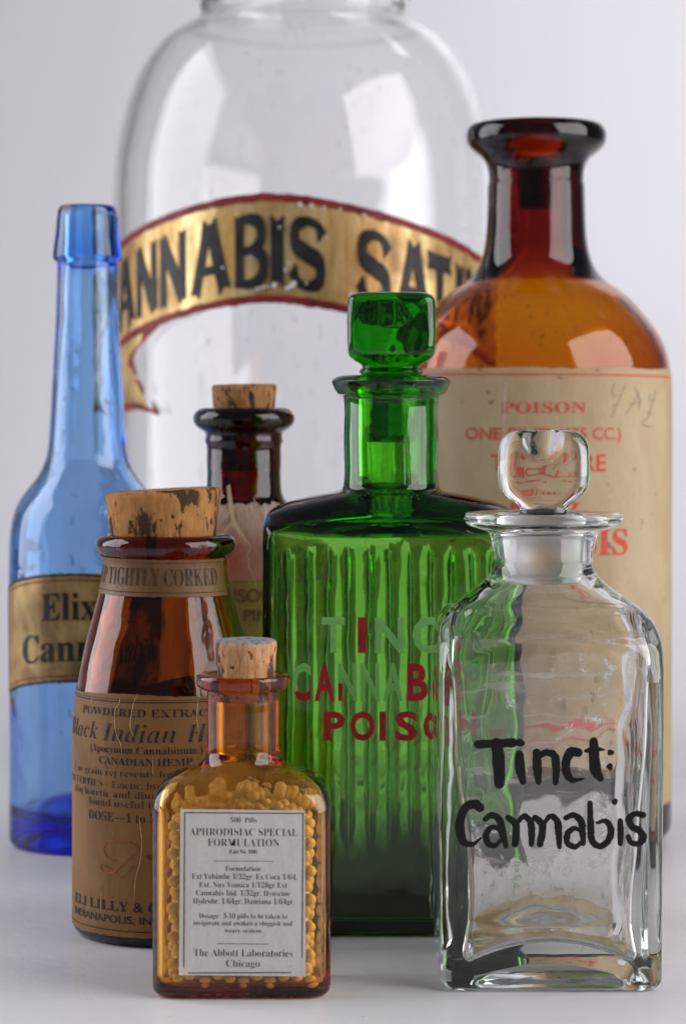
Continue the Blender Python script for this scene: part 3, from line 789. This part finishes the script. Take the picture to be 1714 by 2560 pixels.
# ---------------------------------------------------------------- wide-mouthed brown jar of powdered extract
def build_wide():
    prof = [(138, 1340), (150, 1335), (164, 1339), (174, 1352), (175, 1364), (170, 1378), (160, 1388), (155, 1396), (155.5, 1410), (160, 1450), (169, 1490), (182, 1540), (197, 1595), (211, 1660), (222, 1728), (229, 1795), (231, 1850), (231, 2000), (231, 2300)]
    b = Round(415, .5788, prof, 231)
    t = thing('powder_jar', 'wide-mouthed brown glass jar with a fat cork and a brown POWDERED EXTRACT label', 'jar', (b.X, b.Y, 0))
    b.shell(.0024, 126, 1395, .006, .0026, 128, .018, .002, 11).build('glass', M['wide'], t, recalc=True)
    make_cork(t, b.k, b.zc, 145, 132, 1224, 1340, .008, [M['cork']], (.055, 0), -6 * b.k, 9)
    R = 231; A = lambda x: R * b.th(x)
    # neck label on the taper
    Rn = 160
    ns = patch(b, -2.5, 1.20, lambda th: 1404 + 1.5 * th, lambda th: 1498 + 2 * th, .0002, 90, 8, 1.5).build('neck_label', M['paper_neck'], t)
    mb = MB(); Wn = lambda a, y, h: b.at(a / Rn, b.zf(y + 2 * a / Rn), .0003 + h); An = lambda x: Rn * b.th(x, Rn * b.k)
    text(mb, 'KEEP TIGHTLY CORKED', 'serif', -262, An(542), 1427, 1470, Wn, -.006, cut=12)
    for y in (1412, 1487): stroke(mb, [(-2.4 * Rn, y), (-1 * Rn, y), (0, y), (1.12 * Rn, y)], 2.2, Wn, cap=False, n=16)
    mb.build('lettering', M['ink_neck'], ns)
    # body label
    s = patch(b, -2.6, 1.9, lambda th: 1741 + 3 * math.sin(4 * th), lambda th: 2346, .0002, 110, 40, 2.2).build('paper_label', M['paper_brown'], t)
    mb = MB(); W = lambda a, y, h: b.at(a / R, b.zf(y), .0003 + h); T = lambda *a, **k: text(mb, *a, **k)
    e = 2.0
    T('POWDERED EXTRACT', 'serif', A(205), A(540), 1775, 1794, W, -.004, cut=10)
    T('Black', 'ital', -318, A(246), 1813, 1855, W, -.012, cut=10)
    T('Indian', 'ital', A(257), A(440), 1813, 1857, W, -.012, cut=10)
    T('Hemp', 'ital', A(466), A(600), 1813, 1857, W, -.012, cut=10)
    T('(Apocynum Cannabinum.)', 'serif', A(229), A(506), 1868, 1886, W, -.006, cut=10)
    T('CANADIAN HEMP.', 'serif', A(250), A(486), 1897, 1915, W, -.004, cut=10)
    T('One grain represents four', 'serif', A(191), A(452), 1926, 1944, W, -.02, cut=10)
    T('PROPERTIES\u2014Emetic, hydragogue', 'serif', -315, A(500), 1956, 1974, W, -.02, cut=10)
    T('diaphoretic and diuretic', 'serif', A(192), A(438), 1980, 1998, W, -.02, cut=10)
    T('found useful in', 'serif', A(225), A(396), 2003, 2022, W, -.02, cut=10)
    T('DOSE\u20141 to 3', 'serif', A(224), A(390), 2036, 2058, W, -.006, cut=10)
    T('ELI LILLY & CO.', 'serif', -275, A(440), 2258, 2282, W, 0, cut=10)
    T('INDIANAPOLIS, IND.', 'sans', A(191), A(412), 2293, 2312, W, .012, cut=10)
    for y, w_ in ((1752, 1.2), (1758, 2.6), (2331, 2.4)): stroke(mb, [(-2.5 * R, y), (-1 * R, y), (0, y), (1.8 * R, y)], w_, W, cap=False, n=20)
    z8 = lambda P: [(A(170 + x / 3.4444), 1700 + y / 3.4444) for x, y in P]
    mb.build('lettering', M['ink_worn'], s)
    rm = MB()
    stroke(rm, z8([(430, 1570), (350, 1550), (312, 1490), (340, 1425), (450, 1402), (580, 1418), (612, 1450), (545, 1530), (450, 1620), (380, 1680), (300, 1668), (295, 1622), (350, 1632), (420, 1690), (475, 1705), (560, 1620), (640, 1560), (700, 1480)]), [2, 3, 4, 4.5, 4, 4, 4, 5, 5, 5, 4, 4, 4, 4, 3, 3, 3, 3], W)
    rm.build('script_mark', M['ink_faint'], s)
    cm = MB()
    for P in ([(440, 150), (430, 220), (405, 260), (400, 330), (420, 470), (460, 560), (470, 640)], [(590, 125), (560, 200), (545, 300), (540, 420), (580, 500)], [(195, 160), (195, 240), (215, 300)], [(1130, 170), (1110, 330), (1125, 470)], [(620, 1170), (625, 1270), (640, 1380), (625, 1560), (590, 1700), (575, 1900)], [(730, 660), (735, 780), (740, 860)], [(400, 1330), (390, 1385)], [(300, 1860), (290, 1960), (300, 2080)]):
        stroke(cm, z8(P), [.5] + [1.5] * (len(P) - 2) + [.5], W, h=.00004, jit=.6)
    cm.build('paper_crease', M['crease'], s)
    film(b, PI + .16, PI + 1.0, 1402, 1752, .0030, M['film_brown'], t, 'powder_film')
    # what is left of the powder
    r0 = b.ro(.03) - .0035
    vs = []; nr, ns_ = 12, 48
    for i in range(nr + 1):
        for j in range(ns_):
            a = 2 * PI * j / ns_; rr = max(.02, i / nr) * r0; x, y = rr * math.sin(a), -rr * math.cos(a)
            vs.append((x, y, b.zf(1752) + .0022 * (x / r0) + .0016 * noise.noise(Vector((x * 150, y * 150, 2)))))
    top = len(vs)
    for j in range(ns_): a = 2 * PI * j / ns_; vs.append((r0 * math.sin(a), -r0 * math.cos(a), .0095))
    fs = [(i * ns_ + j, i * ns_ + (j + 1) % ns_, (i + 1) * ns_ + (j + 1) % ns_, (i + 1) * ns_ + j) for i in range(nr) for j in range(ns_)]
    fs += [(nr * ns_ + j, nr * ns_ + (j + 1) % ns_, top + (j + 1) % ns_, top + j) for j in range(ns_)] + [list(range(ns_))[::-1], list(range(top, top + ns_))]
    pm = MB(); pm.add(vs, fs); o = pm.build('powder', M['powder'], recalc=True); o.location = (b.X, b.Y, 0); o['kind'] = 'stuff'
    o['label'] = 'dark brown dried powder inside the wide-mouthed brown jar'; o['category'] = 'powder'


build_wide()


# ---------------------------------------------------------------- green ribbed bottle
def build_green():
    Yf = .5694; hd = .0180; Y = Yf + hd; k = Y / F; cx = 977; X = (cx - CX) * Y / F; d = hd / k
    t = thing('green_bottle', 'green glass bottle with ribbed walls, square glass stopper and red POISON lettering', 'bottle', (X, Y, 0))
    c = lambda y, r: (y, r, r, r, r)
    W_ = 316
    lv = [c(948, 92), c(940, 104), (939, 118, 118, 118, 118), c(944, 138), c(953, 149), c(953, 149), c(957, 148), c(984, 134), c(986, 131), c(990, 121), c(998, 118.5), c(1100, 118.5), c(1205, 118.5), c(1220, 122), c(1226, 130),
          (1234, 170, 134, 168, 132), (1243, 215, 142, 212, 138), (1254, 258, 152, 252, 138), (1266, 287, 163, 278, 130), (1278, 303, 173, 292, 116), (1289, 310, 180, 300, 100), (1299, 313, d, 304, 84), (1299, 313, d, 304, 84), (1310, 315, d, 225, 60), (1325, 316, d, 140, 46), (1345, 316, d, 80, 38), (1370, 316, d, 46, 34), (1420, 316, d, 42, 34), (1800, 316, d, 42, 34), (2280, 316, d, 42, 34)]
    hwm = W_ * k; zt = H - (1372 - YH) * k

    def ribs(x, y, z):                                         # flutes down the back and up the corners
        if z < .010 or abs(x) > hwm * .95: return (x, y, z)
        zz = zt + .0010 * noise.noise(Vector((x * 420, 2, 0)))
        f = max(0, min(1, (zz - z) / .0016)) * max(0, min(1, (z - .010) / .004))
        if y > hd * .93:
            u = (x + .00035 * noise.noise(Vector((x * 260, z * 70, 4)))) / .00505
            fl = abs(math.sin(PI * u)) ** .45
            return (x, y + f * (.0021 * fl - .0014) + f * .0002 * noise.noise(Vector((x * 900, z * 300, 1))), z)
        return (x, y, z)
    zsh = H - (1322 - YH) * k
    tin = lambda z: .0023 + .06 * max(0, min(1, (z - zsh) / .0012))
    mb, inner = flat_bottle(lv, Y, .0026, 76, 1215, .0032, rc=.003, nc=8, ne=260, fn=ribs, push=.003, tin=tin)
    mb.build('glass', M['green'], t, recalc=True)
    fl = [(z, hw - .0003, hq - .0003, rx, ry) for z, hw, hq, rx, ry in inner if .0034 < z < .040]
    fm = loft(fl, 8, 60); del fm.f[-2], fm.mi[-2]; fm.build('shade_film', M['shade_black'], t)  # added film inside the walls, carries the painted shade of the base
    zz = lambda y: H - (y - YH) * k
    st = [(zz(1104), 40, 40, 40, 40), (zz(1100), 64, 64, 64, 64), (zz(1000), 71, 71, 71, 71), (zz(952), 73.5, 73.5, 73.5, 73.5), (zz(936), 74, 74, 74, 74), (zz(931), 80, 80, 80, 80), (zz(926), 78, 76, 76, 74), (zz(919), 72, 68, 66, 60), (zz(912), 76, 70, 50, 46), (zz(902), 92, 76, 40, 36), (zz(892), 103, 82, 34, 32), (zz(884), 107, 85, 30, 30), (zz(870), 108.5, 86, 28, 28), (zz(770), 109, 86, 28, 28), (zz(752), 107, 85, 30, 28), (zz(742), 101, 80, 30, 26), (zz(736), 92, 72, 28, 24), (zz(733), 80, 60, 24, 20), (zz(733), 40, 30, 12, 10)]
    st = catmull([(q[0], *[v * k for v in q[1:]]) for q in st], 4)
    st = loft(st, 6, 20, fn=lambda x, y, z: (x, y - (.0016 * max(0, 1 - (x * x + (z - zz(820)) ** 2) / .00008) if y > 0 and z > zz(890) else 0), z))
    st.build('stopper', M['green_stop'], t, recalc=True)
    # raised lettering on the front panel
    kf = Yf / F
    Wf = lambda x, y, h: ((x - CX) * kf - X, -hd - .00004 - h, H - (y - YH) * kf)
    g1, g2 = MB(), MB(); kw = dict(emboss=.00035, off=.034)
    L = lambda m, ch, x0, x1, y0, y1, **q: text(m, ch, 'sans', x0, x1, y0, y1, Wf, **{**kw, **q})
    for ch, x0, x1 in (('T', 804, 861), ('N', 937, 1010), ('C', 1030, 1100)): L(g1, ch, x0, x1, 1543, 1628)
    L(g2, 'I', 894, 915, 1543, 1628)
    for ch, x0, x1 in (('C', 730, 777), ('N', 845, 892), ('N', 901, 948), ('A', 957, 1007)): L(g1, ch, x0, x1, 1659, 1748)
    for ch, x0, x1 in (('A', 786, 836), ('B', 1017, 1069), ('I', 1084, 1098), ('S', 1112, 1156)): L(g2, ch, x0, x1, 1659, 1748)
    L(g2, 'C', 730, 777, 1659, 1748, h=.00004, clip=[((752, 1722, 0), (-.5, -.86, 0))])
    L(g2, 'N', 845, 892, 1659, 1748, h=.00004, clip=[((0, 1708, 0), (0, -1, 0)), ((860, 0, 0), (1, 0, 0))])
    for ch, x0, x1 in (('P', 809, 861), ('O', 875, 936), ('I', 948, 964), ('S', 986, 1043), ('O', 1057, 1118), ('N', 1132, 1188)): L(g2, ch, x0, x1, 1779, 1848)
    g1.build('raised_lettering', M['letter_green'], t, smooth=False, recalc=True); g2.build('painted_lettering', M['paint_letter_red'], t, smooth=False, recalc=True)


build_green()


# ---------------------------------------------------------------- clear square bottle
def build_clear():
    Yf = .515; hd = .0231; Y = Yf + hd; k = Y / F; X = 523 * Yf / F; d = hd / k
    t = thing('clear_bottle', 'square clear glass bottle with a flat glass stopper and black brushed Tinct Cannabis lettering', 'bottle', (X, Y, 0))
    c = lambda y, r: (y, r, r, r, r)
    lv = [c(1283, 150), c(1282, 190), c(1284, 195), c(1289, 197.5), c(1302, 197), c(1309, 193), c(1318, 172), c(1326, 150), c(1332, 138), c(1340, 133), c(1352, 130), c(1376, 125), c(1400, 121), c(1416, 123),
          (1434, 134, 130, 132, 128), (1454, 152, 146, 148, 140), (1476, 180, 172, 168, 158), (1498, 212, 198, 190, 165), (1520, 242, 224, 210, 150), (1542, 259, 242, 230, 140), (1560, 266, 255, 246, 122), (1573, 268.5, d, 254, 100), (1573, 268.5, d, 254, 100), (1590, 270, d, 165, 72), (1615, 271, d, 96, 54), (1650, 271.5, d, 56, 44), (1720, 271.5, d, 42, 40), (2000, 269, d, 42, 40), (2380, 266, d, 42, 40)]

    def tin(z):
        q = max(0, min(1, (.060 - z) / .044)); return .0034 + .0028 * q * q * (3 - 2 * q) - .0014 * max(0, min(1, (.014 - z) / .008))

    def inn(x, y, z):
        q = .00045 * noise.noise(Vector((x * 60, y * 60, z * 55))) + .00012 * noise.noise(Vector((x * 260, y * 260, z * 150)))
        z += .0058 * max(0, 1 - (x * x + y * y * .35) / .00040) * max(0, min(1, (.0130 - z) / .0048))          # pushed-up floor
        if z < .07: x += q * (1 if x > 0 else -1); y += q * (1 if y > 0 else -1)
        return (x, y, z)
    mb, inner = flat_bottle(lv, Y, .0032, 108, 1424, .0052, rc=.0026, nc=9, ne=40, push=.0036, tin=tin, inner_fn=inn, cr=.92)
    mb.build('glass', M['clear'], t, recalc=True)
    zz = lambda y: H - (y - YH) * k
    xs = (1361 - (CX + X / k)) * k
    st = [(zz(1466), 62, 62, 62, 62), (zz(1460), 88, 88, 88, 88), (zz(1360), 100, 100, 100, 100), (zz(1298), 107, 107, 107, 107), (zz(1294), 107, 107, 107, 107), (zz(1290), 98, 92, 94, 88), (zz(1286), 72, 62, 66, 58), (zz(1281), 58, 44, 48, 38), (zz(1270), 59, 40, 48, 34), (zz(1258), 70, 39, 40, 32), (zz(1242), 92, 40, 40, 30), (zz(1222), 107, 43, 40, 30), (zz(1195), 112.5, 46, 40, 32), (zz(1150), 113, 46, 40, 32), (zz(1118), 111, 45, 42, 32), (zz(1098), 104, 42, 44, 32), (zz(1086), 94, 38, 44, 30), (zz(1079), 82, 33, 40, 26), (zz(1075), 64, 26, 30, 20), (zz(1074), 30, 12, 14, 9)]
    st = catmull([(q[0], *[v * k for v in q[1:]]) for q in st], 4)

    def thumb(x, y, z):                                        # round hollow pressed into the front and back of the knob
        if z > zz(1240):
            r = math.hypot(x + 4 * k, z - zz(1098)) / (52 * k)
            if r < 1: y -= (.0011 if y > 0 else -.0011) * (1 - r * r) ** .8
        return (x, y, z)
    sm = loft(st, 8, 44, fn=thumb)
    zg = zz(1292); sm.mi = [1 if all(sm.v[i][2] <= zg for i in f) and any(math.hypot(sm.v[i][0], sm.v[i][1]) > 60 * k for i in f) else 0 for f in sm.f]
    o = sm.build('stopper', [M['clear_stop'], M['frost']], t, recalc=True)
    # dried residue on the inside of the back and a ring of dregs on the floor
    ins = .0034 + .0012
    vs = []; nx, nz = 30, 40; wi = 266 * k - .0072
    for j in range(nz + 1):
        for i in range(nx + 1):
            x = -wi + 2 * wi * i / nx; z = .0085 + .056 * j / nz; tz = tin(z) + .0006
            vs.append((x * (266 * k - tz - .001) / wi, hd - tz, z + .0022 * (1 - (x / wi) ** 2)))
    rm = MB(); rm.add(vs, [(j * (nx + 1) + i, j * (nx + 1) + i + 1, (j + 1) * (nx + 1) + i + 1, (j + 1) * (nx + 1) + i) for j in range(nz) for i in range(nx)])
    rm.build('residue', M['residue'], t)
    vs = []; wi = 266 * k - .0074; di = hd - .0076; per = []
    for a, b_ in (((-wi, -di), (wi, -di)), ((wi, -di), (wi, di)), ((wi, di), (-wi, di)), ((-wi, di), (-wi, -di))):
        per += [(a[0] + (b_[0] - a[0]) * i / 24, a[1] + (b_[1] - a[1]) * i / 24) for i in range(24)]
    for x, y in per:
        q = .0052 + .0058 * max(0, 1 - (x * x + y * y * .35) / .00040) + .0006
        vs.append((x, y, q)); vs.append((x, y, q + .0022 + .0007 * noise.noise(Vector((x * 300, y * 300, 1)))))
    n = len(per); dm = MB(); dm.add(vs, [(2 * i, 2 * ((i + 1) % n), 2 * ((i + 1) % n) + 1, 2 * i + 1) for i in range(n)])
    dm.build('dregs', M['dregs'], t)
    # brush lettering
    lm = MB(); kf = Yf / F
    Wf = lambda x, y, h: ((1050 + x / 2.3614 - CX) * kf - X, -hd - .00006 - h, H - (1700 + y / 2.3614 - YH) * kf)
    s = lambda P, w_: stroke(lm, P, [q * 1.22 for q in w_], Wf, jit=5, n=8)
    s([(340, 380), (440, 374), (545, 370)], [42, 40, 46]); s([(448, 375), (460, 450), (466, 610)], [56, 60, 52])
    blob(lm, 588, 370, 26, Wf); s([(584, 440), (588, 520), (604, 600)], [40, 50, 32])
    s([(686, 430), (690, 520), (696, 600)], [42, 46, 30]); s([(692, 455), (740, 428), (786, 442), (800, 500), (797, 605)], [30, 32, 40, 42, 28])
    s([(930, 428), (892, 424), (862, 470), (860, 540), (892, 588), (962, 582)], [44, 48, 44, 42, 32, 10])
    s([(1022, 362), (1024, 450), (1036, 540), (1062, 580)], [40, 52, 54, 34]); s([(975, 418), (1030, 408), (1085, 412)], [18, 30, 8])
    blob(lm, 1120, 428, 20, Wf); blob(lm, 1117, 512, 20, Wf)
    s([(350, 752), (326, 734), (272, 748), (238, 820), (236, 900), (262, 960), (312, 968), (356, 932)], [46, 46, 42, 44, 46, 36, 24, 12])
    s([(382, 822), (420, 797), (462, 820), (480, 890), (505, 980)], [26, 30, 36, 38, 24]); s([(474, 886), (420, 868), (388, 912), (402, 966), (442, 976), (480, 936)], [18, 26, 32, 32, 26, 16])
    s([(518, 812), (560, 850), (558, 968)], [30, 38, 34]); s([(562, 860), (610, 804), (646, 832), (656, 900), (654, 970)], [18, 28, 34, 36, 28])
    s([(676, 812), (716, 850), (706, 968)], [30, 38, 34]); s([(716, 866), (770, 802), (806, 832), (815, 900), (820, 984)], [18, 28, 34, 36, 24])
    s([(856, 814), (902, 796), (946, 832), (956, 900), (960, 966)], [26, 30, 36, 34, 24]); s([(952, 890), (902, 876), (866, 912), (868, 962), (912, 984), (956, 950)], [18, 26, 32, 30, 28, 16])
    s([(1000, 726), (1004, 850), (1018, 958), (1062, 982), (1106, 948), (1124, 890), (1096, 834), (1040, 842)], [26, 34, 34, 32, 34, 34, 28, 14])
    s([(1178, 832), (1180, 900), (1178, 965)], [28, 34, 26]); blob(lm, 1147, 718, 18, Wf)
    s([(1312, 796), (1262, 790), (1230, 820), (1246, 864), (1292, 890), (1316, 930), (1290, 964), (1242, 958), (1226, 925)], [32, 28, 34, 34, 34, 34, 30, 28, 26])
    lm.build('lettering', M['paint_black'], t)


build_clear()


# ---------------------------------------------------------------- small amber pill bottle
def build_small():
    Yf = .5087; hd = .0125; Y = Yf + hd; k = Y / F; X = (608 - CX) * Y / F; d = hd / k
    t = thing('pill_bottle', 'small amber glass bottle full of yellow pills, with a cork and a white printed label', 'bottle', (X, Y, 0))
    c = lambda y, r: (y, r, r, r, r)
    lv = [c(1687, 92), c(1685, 104), c(1687, 114), c(1693, 117), c(1704, 116.5), c(1714, 113), c(1720, 105), c(1724, 94), c(1730, 91), c(1780, 90), c(1870, 90), c(1884, 92), c(1896, 97),
          (1906, 108, 103, 106, 102), (1917, 132, 112, 122, 106), (1930, 168, 124, 140, 100), (1944, 192, 133, 130, 85), (1960, 206, 139, 105, 65), (1980, 214, 143, 80, 52), (2005, 218, 146, 60, 46), (2040, 219, d, 54, 52), (2200, 219, d, 56, 54), (2440, 219, d, 56, 54)]
    mb, inner = flat_bottle(lv, Y, .0018, 54, 1890, .0022, rc=.0022, nc=9, ne=24, push=.0006)
    mb.build('glass', M['small'], t, recalc=True)
    zz = lambda y: H - (y - YH) * k
    make_cork(t, k, zz, 78, 71, 1600, 1690, .005, [M['cork2'], M['corktop']], (.0, .03), 7 * k, 21, True)
    fl = [(z, hw - .0003, hq - .0003, rx, ry) for z, hw, hq, rx, ry in inner if zz(2020) < z < zz(1898)]
    fm = loft(fl, 9, 24); fm.f = fm.f[:-2]; fm.mi = fm.mi[:-2]; fm.build('dust_film', M['dust_yellow'], t)
    kf = Yf / F
    Wf = lambda x, y, h: ((x - CX) * kf - X, -hd - .0003 - h, H - (y - YH) * kf)
    z7 = lambda x, y: (440 + x / 4.6118, 2000 + y / 4.6118)
    cs = [z7(*q) for q in ((55, 105), (1485, 120), (1495, 2030), (35, 2015))]
    n = 24; top = []
    for j in range(n + 1):
        for i in range(n + 1):
            u, v = i / n, j / n
            p = [(cs[0][a] * (1 - u) + cs[1][a] * u) * (1 - v) + (cs[3][a] * (1 - u) + cs[2][a] * u) * v for a in (0, 1)]
            top.append(Wf(*p, .0005 * (u * v) ** 16 + .0003 * ((1 - u) * v) ** 18))
    m2 = [(x, -hd - .00008, z) for x, y, z in top]; lb = MB(); q = n + 1
    edge = [i for i in range(q)] + [j * q + n for j in range(1, q)] + [n * q + i for i in range(n - 1, -1, -1)] + [j * q for j in range(n - 1, 0, -1)]
    lb.add(top + m2, [(j * q + i, j * q + i + 1, (j + 1) * q + i + 1, (j + 1) * q + i) for j in range(n) for i in range(n)] + [(q * q + j * q + i, q * q + (j + 1) * q + i, q * q + (j + 1) * q + i + 1, q * q + j * q + i + 1) for j in range(n) for i in range(n)] + [(edge[a], edge[(a + 1) % len(edge)], q * q + edge[(a + 1) % len(edge)], q * q + edge[a]) for a in range(len(edge))])
    s = lb.build('paper_label', M['paper_white'], t, smooth=False, recalc=True)
    lm = MB(); Wl = lambda x, y, h: Wf(*z7(x, y + (x - 770) * .008), .00005 + h)
    for tx, x0, x1, y0, y1, of in (('500  Pills', 630, 930, 200, 255, -.012), ('APHRODISIAC SPECIAL', 160, 1400, 325, 408, -.016), ('FORMULATION', 370, 1190, 445, 530, -.016), ('(List No. 188)', 612, 938, 570, 612, 0), ('Formulation:', 572, 985, 760, 815, -.01), ('Ext Yohimbe 1/32gr, Ex Coca 1/64,', 185, 1395, 848, 910, -.012), ('Ext. Nux Vomica 1/128gr Ext', 270, 1280, 945, 1005, -.012), ('Cannabis Ind. 1/32gr, Hyoscine', 232, 1315, 1038, 1100, -.012), ('Hydrobr. 1/64gr, Damiana 1/64gr,', 198, 1360, 1132, 1195, -.012), ('Dosage:  3-10 pills to be taken to', 268, 1280, 1307, 1362, -.012), ('invigorate and awaken a sluggish and', 205, 1340, 1390, 1442, -.012), ('weary system.', 560, 995, 1478, 1525, -.012), ('The Abbott Laboratories', 205, 1345, 1718, 1800, -.014), ('Chicago', 580, 965, 1840, 1920, -.014)):
        text(lm, tx, 'serif', x0, x1, y0, y1, Wl, of)
    stroke(lm, [(440, 702), (1120, 702)], 7, Wl, 1, cap=False); stroke(lm, [(470, 1655), (1075, 1655)], 7, Wl, 1, cap=False)
    lm.build('lettering', [M['ink'], M['ink_grey']], s)
    bm_ = MB()
    for a, b_ in (((98, 142), (1475, 152)), ((1466, 145), (1452, 1990)), ((1460, 1985), (86, 1990)), ((92, 1995), (104, 138))): stroke(bm_, [a, b_], 15, lambda x, y, h: Wf(*z7(x, y), .00005 + h), cap=False)
    bm_.build('label_border', M['ink_grey'], s)
    # pills: the ones along the glass are things of their own, the hidden core is one heap
    r = .00148; iw = 219 * k - .0018 - r - .0001; idp = hd - .0018 - r - .0001; pos = []
    row = 0; z = .0022 + r + .0003
    ztop = zz(1980)
    while z < ztop + .003:
        ncol = int(2 * iw / (2 * r * 1.02)); nd = int(2 * idp / (2 * r * .96))
        sh = .22 if row % 2 else -.25
        for i in range(ncol + 1):
            for j in range(nd + 1):
                x = -iw + 2 * iw * (i + .5 + sh * (1 if j % 2 else -1) * .9) / (ncol + 1); y = -idp + 2 * idp * j / nd
                x += random.uniform(-.00022, .00022); zj = z + random.uniform(-.0003, .0003) + .0007 * math.sin(i * 2.4 + j); y += random.uniform(0, .0003) if j == 0 else random.uniform(-.0003, .0003)
                cor = math.hypot(max(0, abs(x) - (iw - .0022)), max(0, abs(y) - (idp - .0022)))
                if cor > .0022: f_ = .0022 / cor; x = math.copysign(iw - .0022 + (abs(x) - iw + .0022) * f_, x); y = math.copysign(idp - .0022 + (abs(y) - idp + .0022) * f_, y)
                lim = zz(1975) - .0030 * (x / iw) ** 2 - .002 * (y / idp) ** 2 + .0006 * math.sin(x * 900)
                if abs(x) > iw + .0001 or zj > lim: continue
                pos.append((x, y, zj, i, j, nd))
        z += 2 * r * .97; row += 1
    lx0, lx1 = (455 - CX) * kf - X, (757 - CX) * kf - X; lz0, lz1 = H - (2436 - YH) * kf, H - (2028 - YH) * kf

    def seen(p):
        x, y, z_, i, j, nd_ = p
        if j > 0 and abs(x) < iw - .0016: return 9
        if j == 0 and lx0 + .0008 < x < lx1 - .0008 and lz0 + .0008 < z_ < lz1 - .0008: return 9
        return (0 if j == 0 else .5 + j * .1) + (0 if x > 0 or j == 0 else .3)
    order = sorted(pos, key=seen); ind = [p for p in order if seen(p) < 8][:280]; rest = [p for p in order if p not in set(ind)]
    bm = bmesh.new(); bmesh.ops.create_uvsphere(bm, u_segments=16, v_segments=10, radius=r * .85)
    me = D.meshes.new('pill'); bm.to_mesh(me); me.materials.append(M['pill'])
    bv = [tuple(v.co) for v in bm.verts]; bf = [[v.index for v in f.verts] for f in bm.faces]; bm.free()
    me.polygons.foreach_set('use_smooth', [True] * len(me.polygons))
    proto = D.objects.new('pill', me)
    for n_, p in enumerate(ind):
        o = proto if n_ == 0 else proto.copy()
        o.location = (X + p[0], Y + p[1], p[2]); o.scale = [random.uniform(.93, 1.05)] * 3; COL.objects.link(o)
        o['label'] = 'small round yellow pill against the glass inside the small amber bottle'; o['category'] = 'pill'; o['group'] = 'pills against the glass in the small amber bottle'
    hm = MB()
    for p in rest: hm.add([(a + p[0], b_ + p[1], c_ + p[2]) for a, b_, c_ in bv], bf)
    o = hm.build('pill_heap', M['pill']); o.location = (X, Y, 0); o['kind'] = 'stuff'; o['label'] = 'mass of yellow pills filling the middle of the small amber bottle'; o['category'] = 'pills'


build_small()
